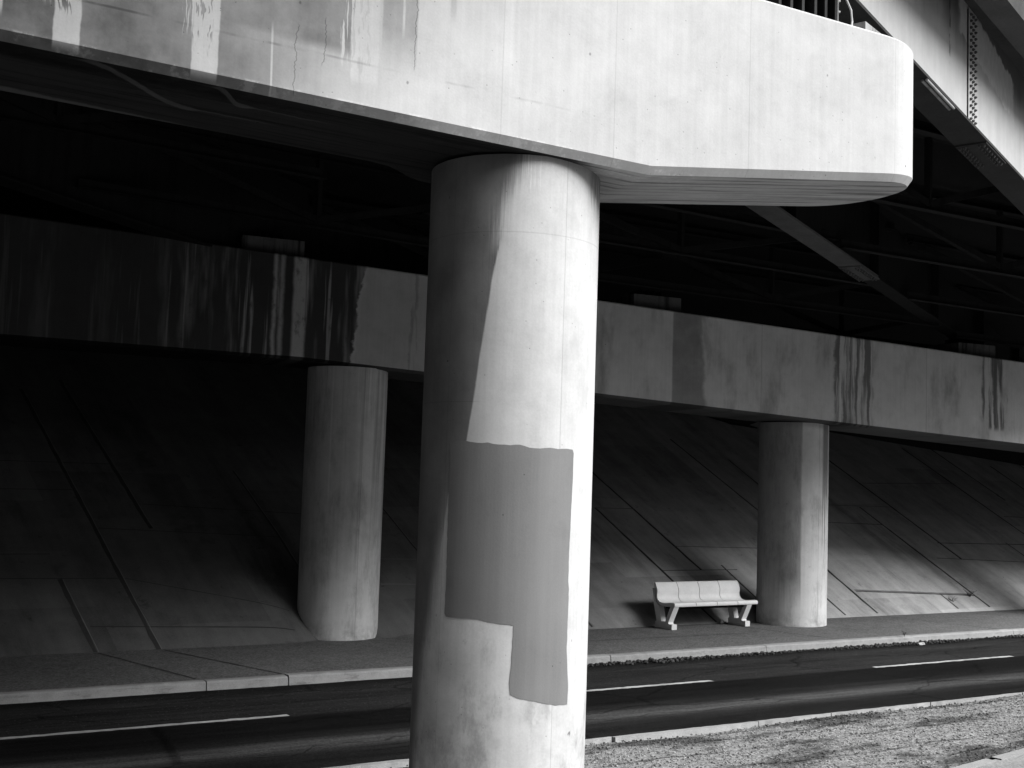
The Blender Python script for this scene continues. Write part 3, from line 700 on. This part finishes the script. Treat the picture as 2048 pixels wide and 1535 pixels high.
outer = [e for e in ex['geom'] if isinstance(e, bmesh.types.BMVert)]
for w in bm.verts: w.co.z = 0.0
for w in outer: w.co.z = 1.0
for w in bm.verts:
    a = math.radians(w.co.x) - PIER; rr = COLR + (0.0025 if w.co.z > 0.5 else -0.002)
    w.co = Vector((rr * math.sin(a), -rr * math.cos(a), w.co.y))
o = link('paint_patch', bm, M_PATCH, fcol); o['label'] = 'flat grey L-shaped coat of paint over the concrete'

M_BPED = mat_plain('stained_pedestal_concrete', 0.12, 0.85, 0.8, 4.0, streak=0.8)
def pedestal(parent, u0, u1, v0, v1, z0, z1, m=M_PED, name='pedestal'):
    bm = bmesh.new(); box(bm, u0, u1, v0, v1, z0, z1); bevel(bm, 0.012, 2); return link(name, bm, m, parent)
# concrete seat and tall ribbed steel bearing on the front cap, anchor bolts and a cable at its end
bm = bmesh.new()
box(bm, -0.25, 0.25, -0.25, 0.25, 5.85, 6.17, Matrix.Translation((2.93, -0.04, 0)) @ Matrix.Rotation(GIRD - PIER, 4, 'Z')); bevel(bm, 0.012, 2)
link('pedestal', bm, M_PED, FP)
bm = bmesh.new(); box(bm, 1.95, 2.66, -0.36, 0.26, 5.94, 6.02); bevel(bm, 0.004, 1)
brg = link('bearing', bm, M_STEEL, FP)
bm = bmesh.new()
for u in (2.06, 2.17, 2.28, 2.40, 2.50, 2.60): box(bm, u - 0.012, u + 0.012, -0.30, 0.17, 6.02, 6.60)
box(bm, 2.02, 2.62, -0.05, -0.02, 6.02, 6.60); box(bm, 2.0, 2.64, -0.32, 0.2, 6.60, 6.64)
link('rib_stack', bm, M_RIB, brg)
bm = bmesh.new()
box(bm, 2.614, 2.632, -0.29, -0.20, 6.06, 6.40)
link('end_plate', bm, M_PED, brg)
for z in (6.08, 6.17, 6.26, 6.35):
    bm = bmesh.new(); hexnut(bm, (2.632, -0.24, z), (1, -0.3, 0), 0.018, 0.03); link('bolt', bm, M_CABLE, brg)
bm = bmesh.new(); hexnut(bm, (2.70, -0.26, 6.03), (0, 0, 1), 0.032, 0.045); box(bm, 2.62, 2.80, -0.34, -0.18, 5.94, 6.03)
link('anchor_bolt', bm, M_PED, brg)
bm = bmesh.new(); tube(bm, [(2.50, -0.56, 5.97), (2.56, -0.52, 5.99), (2.62, -0.46, 6.04), (2.66, -0.42, 6.12), (2.665, -0.40, 6.22), (2.65, -0.36, 6.32), (2.62, -0.32, 6.5)], 0.009)
link('cable', bm, M_CABLE, brg)

# back pier
BP = empty('bridge_pier', (-2.45, 18.5, 0.0), PIER)
tag(BP, 'long dark concrete pier across the road, streaked cap beam on round columns along the embankment', 'bridge pier', 'concrete bridge piers')
def bzt(u): return 5.53 - 0.0415 * u
def bzb(u): return 4.050 - 0.0475 * u if u > -1.0 else 4.0975 - 0.006 * (u + 1.0) * 1.0
st = []
for u in (-14, -9, -5, -2.5, -1, 0, 2, 4, 6, 8, 10, 12, 14, 18, 24, 32):
    st.append(((u, 0.7, 0.7), (u, 0.63, 0.63), bzt(u), bzb(u), bzb(u) - 0.04))
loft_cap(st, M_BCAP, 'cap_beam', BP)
column_mesh('column', 0.61, bzb(0) - 0.04, M_BCOL[0], BP, (-0.12, -0.1, 0))
column_mesh('column', 0.625, bzb(8.4) - 0.04, M_BCOL[1], BP, (8.43, 0.22, 0))
column_mesh('column', 0.61, bzb(16.4) - 0.05, M_BCOL[1], BP, (16.4, -0.03, 0))
column_mesh('column', 0.61, bzb(-8.2) - 0.05, M_BCOL[0], BP, (-8.2, 0, 0))
for uc in (-1.42, 5.12, 12.2, 18.6):
    zt = bzt(uc)
    pedestal(BP, uc - 0.46, uc + 0.46, -0.42, 0.42, zt - 0.05, zt + 0.27, M_BPED)
    bm = bmesh.new(); box(bm, uc - 0.3, uc + 0.3, -0.28, 0.28, zt + 0.27, zt + 0.30); box(bm, uc - 0.2, uc + 0.2, -0.06, 0.06, zt + 0.30, zt + 0.40)
    for k in (-0.18, -0.06, 0.06, 0.18): box(bm, uc + k - 0.01, uc + k + 0.01, -0.22, 0.22, zt + 0.30, zt + 0.39)
    link('bearing', bm, M_STEEL, BP)

# ------------------------------------------------------------------ superstructure (girder frame: x along, y left)
SP = empty('bridge_deck', (3.285, 10.465, 0.0), GIRD)
tag(SP, 'overhead bridge superstructure of riveted plate girders and cross frames carrying the deck', 'bridge deck')
def seat_z(yc):
    # where the girder line crosses the back pier axis, and the height of its bearing there
    ax, ay = math.cos(GIRD), math.sin(GIRD); px_, py_ = 3.285 - ay * yc, 10.465 + ax * yc
    nx, ny = -math.sin(PIER), math.cos(PIER)
    t = ((-2.45 - px_) * nx + (18.5 - py_) * ny) / (ax * nx + ay * ny)
    u = (px_ + ax * t + 2.45) * math.cos(PIER) + (py_ + ay * t - 18.5) * math.sin(PIER)
    return t, u, 5.53 - 0.0415 * u + 0.40
LIFT = {}
for yc in (7.1, 10.17, 13.2, 16.3, 19.4, 22.5, 25.6):
    t, u, zs = seat_z(yc); LIFT[yc] = (zs - (6.5 - 0.101 * t - 0.088 * yc)) / (t - 4.0) if t > 6 else 0.0
def gz(x, y):
    if y == 0.0: return 5.957 - 0.0515 * x                  # second girder, in its own frame
    z = 6.5 - 0.101 * x - 0.088 * y
    if y in LIFT and x > 4.0: z += LIFT[y] * (x - 4.0)
    return z
G2_LOC, G2_ROT = (2.899, 2.887, 0.0), 0.0875               # the second girder is splayed a little
X0, X1 = -60.0, 40.0
def girder(yc, fw, main=False, m_web=M_STEEL, m_fl=M_STEEL):
    e = empty('girder'); e.parent = SP
    if yc == 0.0: e.location = G2_LOC; e.rotation_euler = (0, 0, G2_ROT)
    def pl(name, ya, yb, za, zb, m, xs=(X0, X1)):
        bm = bmesh.new()
        vs_ = [bm.verts.new((x, y, gz(x, yc) + z)) for x in xs for (y, z) in ((ya, za), (yb, za), (yb, zb), (ya, zb))]
        for i in range(4): bm.faces.new((vs_[i], vs_[(i + 1) % 4], vs_[4 + (i + 1) % 4], vs_[4 + i]))
        bm.faces.new(vs_[3::-1]); bm.faces.new(vs_[4:])
        return link(name, bm, m, e)
    pl('web', yc - 0.012, yc + 0.012, 0.03, 1.47, m_web)
    if yc == 0.0:                                           # the flange plate changes at the splice: rusty pale plate, then a narrower dark one
        pl('bottom_flange', yc - fw / 2, yc + fw / 2, 0.0, 0.03, m_fl, (X0, 4.72))
        pl('bottom_flange', yc - fw * 0.4, yc + fw * 0.4, 0.004, 0.03, M_STEEL, (4.73, X1))
    else: pl('bottom_flange', yc - fw / 2, yc + fw / 2, 0.0, 0.03, m_fl)
    pl('top_flange', yc - fw / 2, yc + fw / 2, 1.47, 1.50, M_OVER if main else M_STEEL)
    return e, pl
g1, pl1 = girder(0.175, 0.35, True, M_WEB, M_FLANGE_DARK)
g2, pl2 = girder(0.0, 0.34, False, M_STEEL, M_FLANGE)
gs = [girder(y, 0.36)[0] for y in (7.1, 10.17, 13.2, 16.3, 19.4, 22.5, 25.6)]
# web splice of the fascia girder: plate with three columns of bolts, dark joint at its left edge
bm = bmesh.new(); YF = 0.175 - 0.012
def gbox(bm, x0, x1, y0, y1, h0, h1, yc):
    vs_ = [bm.verts.new((x, y, gz(x, yc) + h)) for h in (h0, h1) for x, y in ((x0, y0), (x1, y0), (x1, y1), (x0, y1))]
    for f in ((3, 2, 1, 0), (4, 5, 6, 7), (0, 1, 5, 4), (1, 2, 6, 5), (2, 3, 7, 6), (3, 0, 4, 7)): bm.faces.new([vs_[i] for i in f])
gbox(bm, 2.60, 2.86, YF - 0.011, YF, 0.05, 1.45, 0.175)
sp = link('splice_plate', bm, M_WEB, g1)
def bolt_proto(n, r_, h):
    bm = bmesh.new(); hexnut(bm, (0, 0, 0), n, r_, h)
    me = bpy.data.meshes.new('bolt'); bm.to_mesh(me); bm.free(); me.materials.append(M_BOLT); return me
def put_bolt(me, loc, parent):
    o = bpy.data.objects.new('bolt', me); COL.objects.link(o); o.parent = parent; o.location = loc
side_bolt = bolt_proto((0, -1, 0), 0.016, 0.018); down_bolt = bolt_proto((0, 0, -1), 0.018, 0.02)
for i in range(3):
    for k in range(19):
        x = 2.655 + i * 0.075; put_bolt(side_bolt, (x, YF - 0.011, gz(x, 0.175) + 0.09 + k * 0.072), g1)
bm = bmesh.new(); gbox(bm, 2.585, 2.597, YF - 0.013, YF, 0.05, 1.42, 0.175); link('joint_gap', bm, M_JOINT, g1)
# flange splice underneath, with bolt heads pointing down
def under_splice(parent, yc, fw, xa, xb, m):
    bm = bmesh.new(); gbox(bm, xa, xb, yc - fw / 2 + 0.01, yc + fw / 2 - 0.01, -0.018, 0.0, yc)
    link('splice_plate', bm, m, parent)
    for i in range(8):
        for y in (-0.36, -0.22, 0.22, 0.36):
            x = xa + (xb - xa) * (0.07 + 0.86 * i / 7); put_bolt(down_bolt, (x, yc + y * fw, gz(x, yc) - 0.018), parent)
under_splice(g1, 0.175, 0.35, 2.75, 3.45, M_FLANGE_DARK)
under_splice(g2, 0.0, 0.36, 3.85, 4.80, M_FLANGE)
# paired conduit under the outer flange edge, cut short
for dy in (0.012, 0.055):
    bm = bmesh.new(); x0, x1 = 0.95, 1.72
    tube(bm, [(x0, dy, gz(x0, 0.175) - 0.02), (x1, dy, gz(x1, 0.175) - 0.02)], 0.014)
    link('conduit', bm, M_PED, g1)
# stiffeners on the inner faces
for e, yc, s in ((g2, 0.0, -1), (g2, 0.0, 1), (g1, 0.175, 1)):
    for x in (-6, -2.4, 1.2, 4.8, 8.4, 12.0, 15.6):
        bm = bmesh.new(); y0, y1 = sorted((yc + s * 0.012, yc + s * 0.15)); gbox(bm, x - 0.007, x + 0.007, y0, y1, 0.03, 1.47, yc); link('stiffener', bm, M_STEEL, e)
# cross frames, parallel to the piers
SK = 1 / math.tan(math.radians(27.0))
def frame(ya, yb, xa):
    f = empty('cross_frame'); f.parent = SP
    Y2 = lambda x: 2.887 + (x - 2.899) * 0.0877
    if ya == 2.9: ya = Y2(xa)
    if yb == 2.9: yb = Y2(xa + 5)
    xb = xa + (ya - yb) * SK                                 # ya is the left girder, yb the right one
    def P(t, h): 
        y = ya + (yb - ya) * t; x = xa + (xb - xa) * t
        return (x, y, 6.5 - 0.101 * x - 0.088 * y + 0.030 * max(0.0, x - 4.0) + h)
    for nm, (p, q) in dict(bottom_chord=(P(0.03, 0.28), P(0.97, 0.28)), top_chord=(P(0.03, 1.25), P(0.97, 1.25))).items():
        bm = bmesh.new(); bar(bm, p, q, 0.012, 0.12); bar(bm, Vector(p) + Vector((0, 0, -0.06)), Vector(q) + Vector((0, 0, -0.06)), 0.12, 0.012); link(nm, bm, M_STEEL, f)
    for p, q in ((P(0.04, 1.2), P(0.5, 0.32)), (P(0.96, 1.2), P(0.5, 0.32))):
        bm = bmesh.new(); bar(bm, p, q, 0.09, 0.09); link('brace', bm, M_STEEL, f)
    bm = bmesh.new(); bar(bm, P(0.5, 0.3), P(0.5, 1.25), 0.08, 0.08, up=(1, 0, 0)); link('hanger', bm, M_STEEL, f)
for xa in (-7.6, -4.3, -1.0, 2.6, 5.85, 9.2, 12.5): frame(2.9, 0.175, xa)
for xa in (-9.5, -6.0, -2.4, 1.2, 4.8, 8.4): frame(7.1, 2.9, xa)
for xa in (-10, -6.0, -2.0, 2.0): frame(10.17, 7.1, xa)
# deck slab with its overhang and edge
bm = bmesh.new()
pr = ((0.05, 1.50), (60.0, 1.50), (60.0, 1.8), (0.05, 1.8))
A = [[bm.verts.new((x, y, gz(x, y) + (h + (0.088 * (y - 0.175)) * (y < 0)))) for y, h in pr] for x in (X0, X1)]
for i in range(4): bm.faces.new((A[0][i], A[0][(i + 1) % 4], A[1][(i + 1) % 4], A[1][i]))
bm.faces.new(A[0][::-1]); bm.faces.new(A[1])
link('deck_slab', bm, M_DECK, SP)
bm = bmesh.new()
A = [[bm.verts.new((x, y, gz(x, 0.175) + h)) for y, h in ((-0.42, 1.62), (-0.42, 1.46), (0.046, 1.515), (0.046, 1.80), (-0.42, 1.80))] for x in (X0, X1)]
for i in range(5): bm.faces.new((A[0][i], A[0][(i + 1) % 5], A[1][(i + 1) % 5], A[1][i]))
bm.faces.new(A[0][::-1]); bm.faces.new(A[1]); link('deck_overhang', bm, M_OVER, SP)
bm = bmesh.new()
A = [[bm.verts.new((x, y, gz(x, 0) + h)) for y, h in ((-0.45, 1.52), (-0.17, 1.52), (-0.17, 2.6), (-0.45, 2.6))] for x in (X0, X1)]
for i in range(4): bm.faces.new((A[0][i], A[0][(i + 1) % 4], A[1][(i + 1) % 4], A[1][i]))
link('parapet', bm, M_OVER, SP)
# abutment wall at the top of the embankment
bm = bmesh.new(); box(bm, -16, 34, 7.6, 8.6, 2.5, 7.6); bevel(bm, 0.02, 1)
o = link('abutment', bm, M_DECK); o.location = (-2.45, 18.5, 0); o.rotation_euler = (0, 0, PIER)
tag(o, 'dark concrete abutment wall at the top of the embankment under the bridge', 'wall')

# ------------------------------------------------------------------ bench (road frame, local x along the road, y back)
BL = 1.90
bench = empty('bench', RW(13.22, 15.66, 0.0), ROAD)
tag(bench, 'white precast concrete bench with four moulded seat sections on the pavement beside a column', 'bench')
prof = [(0.008, 0.384), (0.0, 0.40), (0.0, 0.428), (0.014, 0.446), (0.045, 0.452), (0.12, 0.446), (0.24, 0.428), (0.33, 0.424), (0.40, 0.436), (0.447, 0.466), (0.470, 0.505), (0.472, 0.545), (0.462, 0.59), (0.468, 0.635), (0.494, 0.69), (0.522, 0.738), (0.536, 0.750), (0.552, 0.752)]
und = [(0.572, 0.745), (0.562, 0.72), (0.530, 0.65), (0.515, 0.60), (0.512, 0.555), (0.498, 0.50), (0.468, 0.44), (0.42, 0.395), (0.34, 0.372), (0.2, 0.372), (0.06, 0.385)]
loop = prof + und
for k in range(4):
    a, b = BL * k / 4 + 0.006, BL * (k + 1) / 4 - 0.006
    bm = bmesh.new(); A = [bm.verts.new((a, y, z)) for y, z in loop]; B = [bm.verts.new((b, y, z)) for y, z in loop]; n = len(loop)
    for i in range(n): bm.faces.new((A[i], A[(i + 1) % n], B[(i + 1) % n], B[i]))
    bm.faces.new(A[::-1]); bm.faces.new(B); bevel(bm, 0.006, 2, 60)
    link('seat_section', bm, M_BENCH, bench, smooth=True, auto=40)
# open joints are backed by the dark rail the sections are bolted to
bm = bmesh.new(); box(bm, 0.06, BL - 0.06, 0.10, 0.30, 0.335, 0.372); link('seat_rail', bm, M_STEEL, bench)
def leg(x):
    pts = [(0.015, 0.38), (0.11, 0.38), (0.24, 0.115), (0.345, 0.115), (0.42, 0.38), (0.50, 0.43), (0.56, 0.65), (0.595, 0.65), (0.545, 0.38), (0.465, 0.115), (0.50, 0.10), (0.50, 0.0), (0.06, 0.0), (0.06, 0.09), (0.145, 0.09), (0.155, 0.115)]
    # V of two struts on a foot block
    bm = bmesh.new(); w = 0.11
    A = [bm.verts.new((x, y, z)) for y, z in pts]; B = [bm.verts.new((x + w, y, z)) for y, z in pts]; n = len(pts)
    for i in range(n): bm.faces.new((A[i], A[(i + 1) % n], B[(i + 1) % n], B[i]))
    bm.faces.new(A[::-1]); bm.faces.new(B); bevel(bm, 0.006, 1, 25)
    return link('leg', bm, M_BENCH, bench)
leg(0.0); leg(BL - 0.24)

# ------------------------------------------------------------------ debris, litter, weeds
rnd = random.Random(11); rs = np.random.RandomState(3); NS = 4600
su = rs.uniform(7.5, 30, NS); hp_ = 0.5 + 0.5 * np.sin(su * 2.1) * np.sin(su * 0.9 + 1)
sv = 13.715 - rs.uniform(0, 1, NS) ** 2.2 * (0.10 + 0.16 * hp_)
sr = rs.choice((0.005, 0.007, 0.009, 0.012, 0.016, 0.024), NS) * rs.uniform(0.7, 1.2, NS) * (0.6 + 0.6 * hp_)
o = stones('gutter_debris', su, sv, -0.108 + sr * 0.5, sr, rs, M_STONE, 0.28)
tag(o, 'dark crumbled stones and grit lying in the gutter along the far kerb', 'debris', kind='stuff')
bm = bmesh.new(); box(bm, -0.08, 0.08, -0.03, 0.03, 0, 0.028)
bmesh.ops.subdivide_edges(bm, edges=bm.edges[:], cuts=3)
for w in bm.verts: w.co += Vector((rnd.uniform(-1, 1), rnd.uniform(-1, 1), rnd.uniform(-0.4, 1))) * 0.007
o = link('litter', bm, M_WHITE); o.location = RW(16.75, 13.50, -0.106); o.rotation_euler = (0, 0, ROAD + 0.1)
tag(o, 'small crushed white carton lying in the gutter against the far kerb', 'litter')
bm = bmesh.new(); bmesh.ops.create_icosphere(bm, subdivisions=2, radius=0.04)
for w in bm.verts: w.co = w.co * rnd.uniform(0.8, 1.15); w.co.z *= 0.8
o = link('stone', bm, M_PED); o.location = RW(14.72, 16.16, 0.025)
tag(o, 'pale stone on the pavement behind the white bench', 'stone')
def weed(u, v, z, h, n, label, seed):
    r = random.Random(seed); bm = bmesh.new()
    for i in range(n):
        a = r.uniform(0, 6.28); l = h * r.uniform(0.5, 1.0); b = r.uniform(0.15, 0.7)
        p = Vector((0, 0, 0)); pts = []
        for k in range(5):
            t = k / 4; pts.append((math.cos(a) * b * l * t * t, math.sin(a) * b * l * t * t, l * t * (1 - 0.25 * t)))
        tube(bm, pts, 0.0028, 4)
        for k in (2, 3, 4):
            c = Vector(pts[k]); d = Vector((r.uniform(-1, 1), r.uniform(-1, 1), r.uniform(0, 0.8))).normalized() * 0.03; s = d.cross(Vector((0, 0, 1))).normalized() * 0.008
            bm.faces.new([bm.verts.new(q) for q in (c, c + d * 0.5 + s, c + d, c + d * 0.5 - s)])
    o = link('weed', bm, M_WEED); o.location = RW(u, v, z); tag(o, label, 'weed', 'weeds in the paving joints')
weed(22.1, 16.55, 0.19, 0.30, 12, 'spindly dry weed at the foot of the slope joint, far right', 1)
weed(21.4, 16.45, 0.12, 0.22, 9, 'low weed growing where two slope joints meet, right of the column', 2)
weed(16.62, 13.73, 0.0, 0.14, 8, 'tiny dark weed in the kerb joint near the white litter', 3)
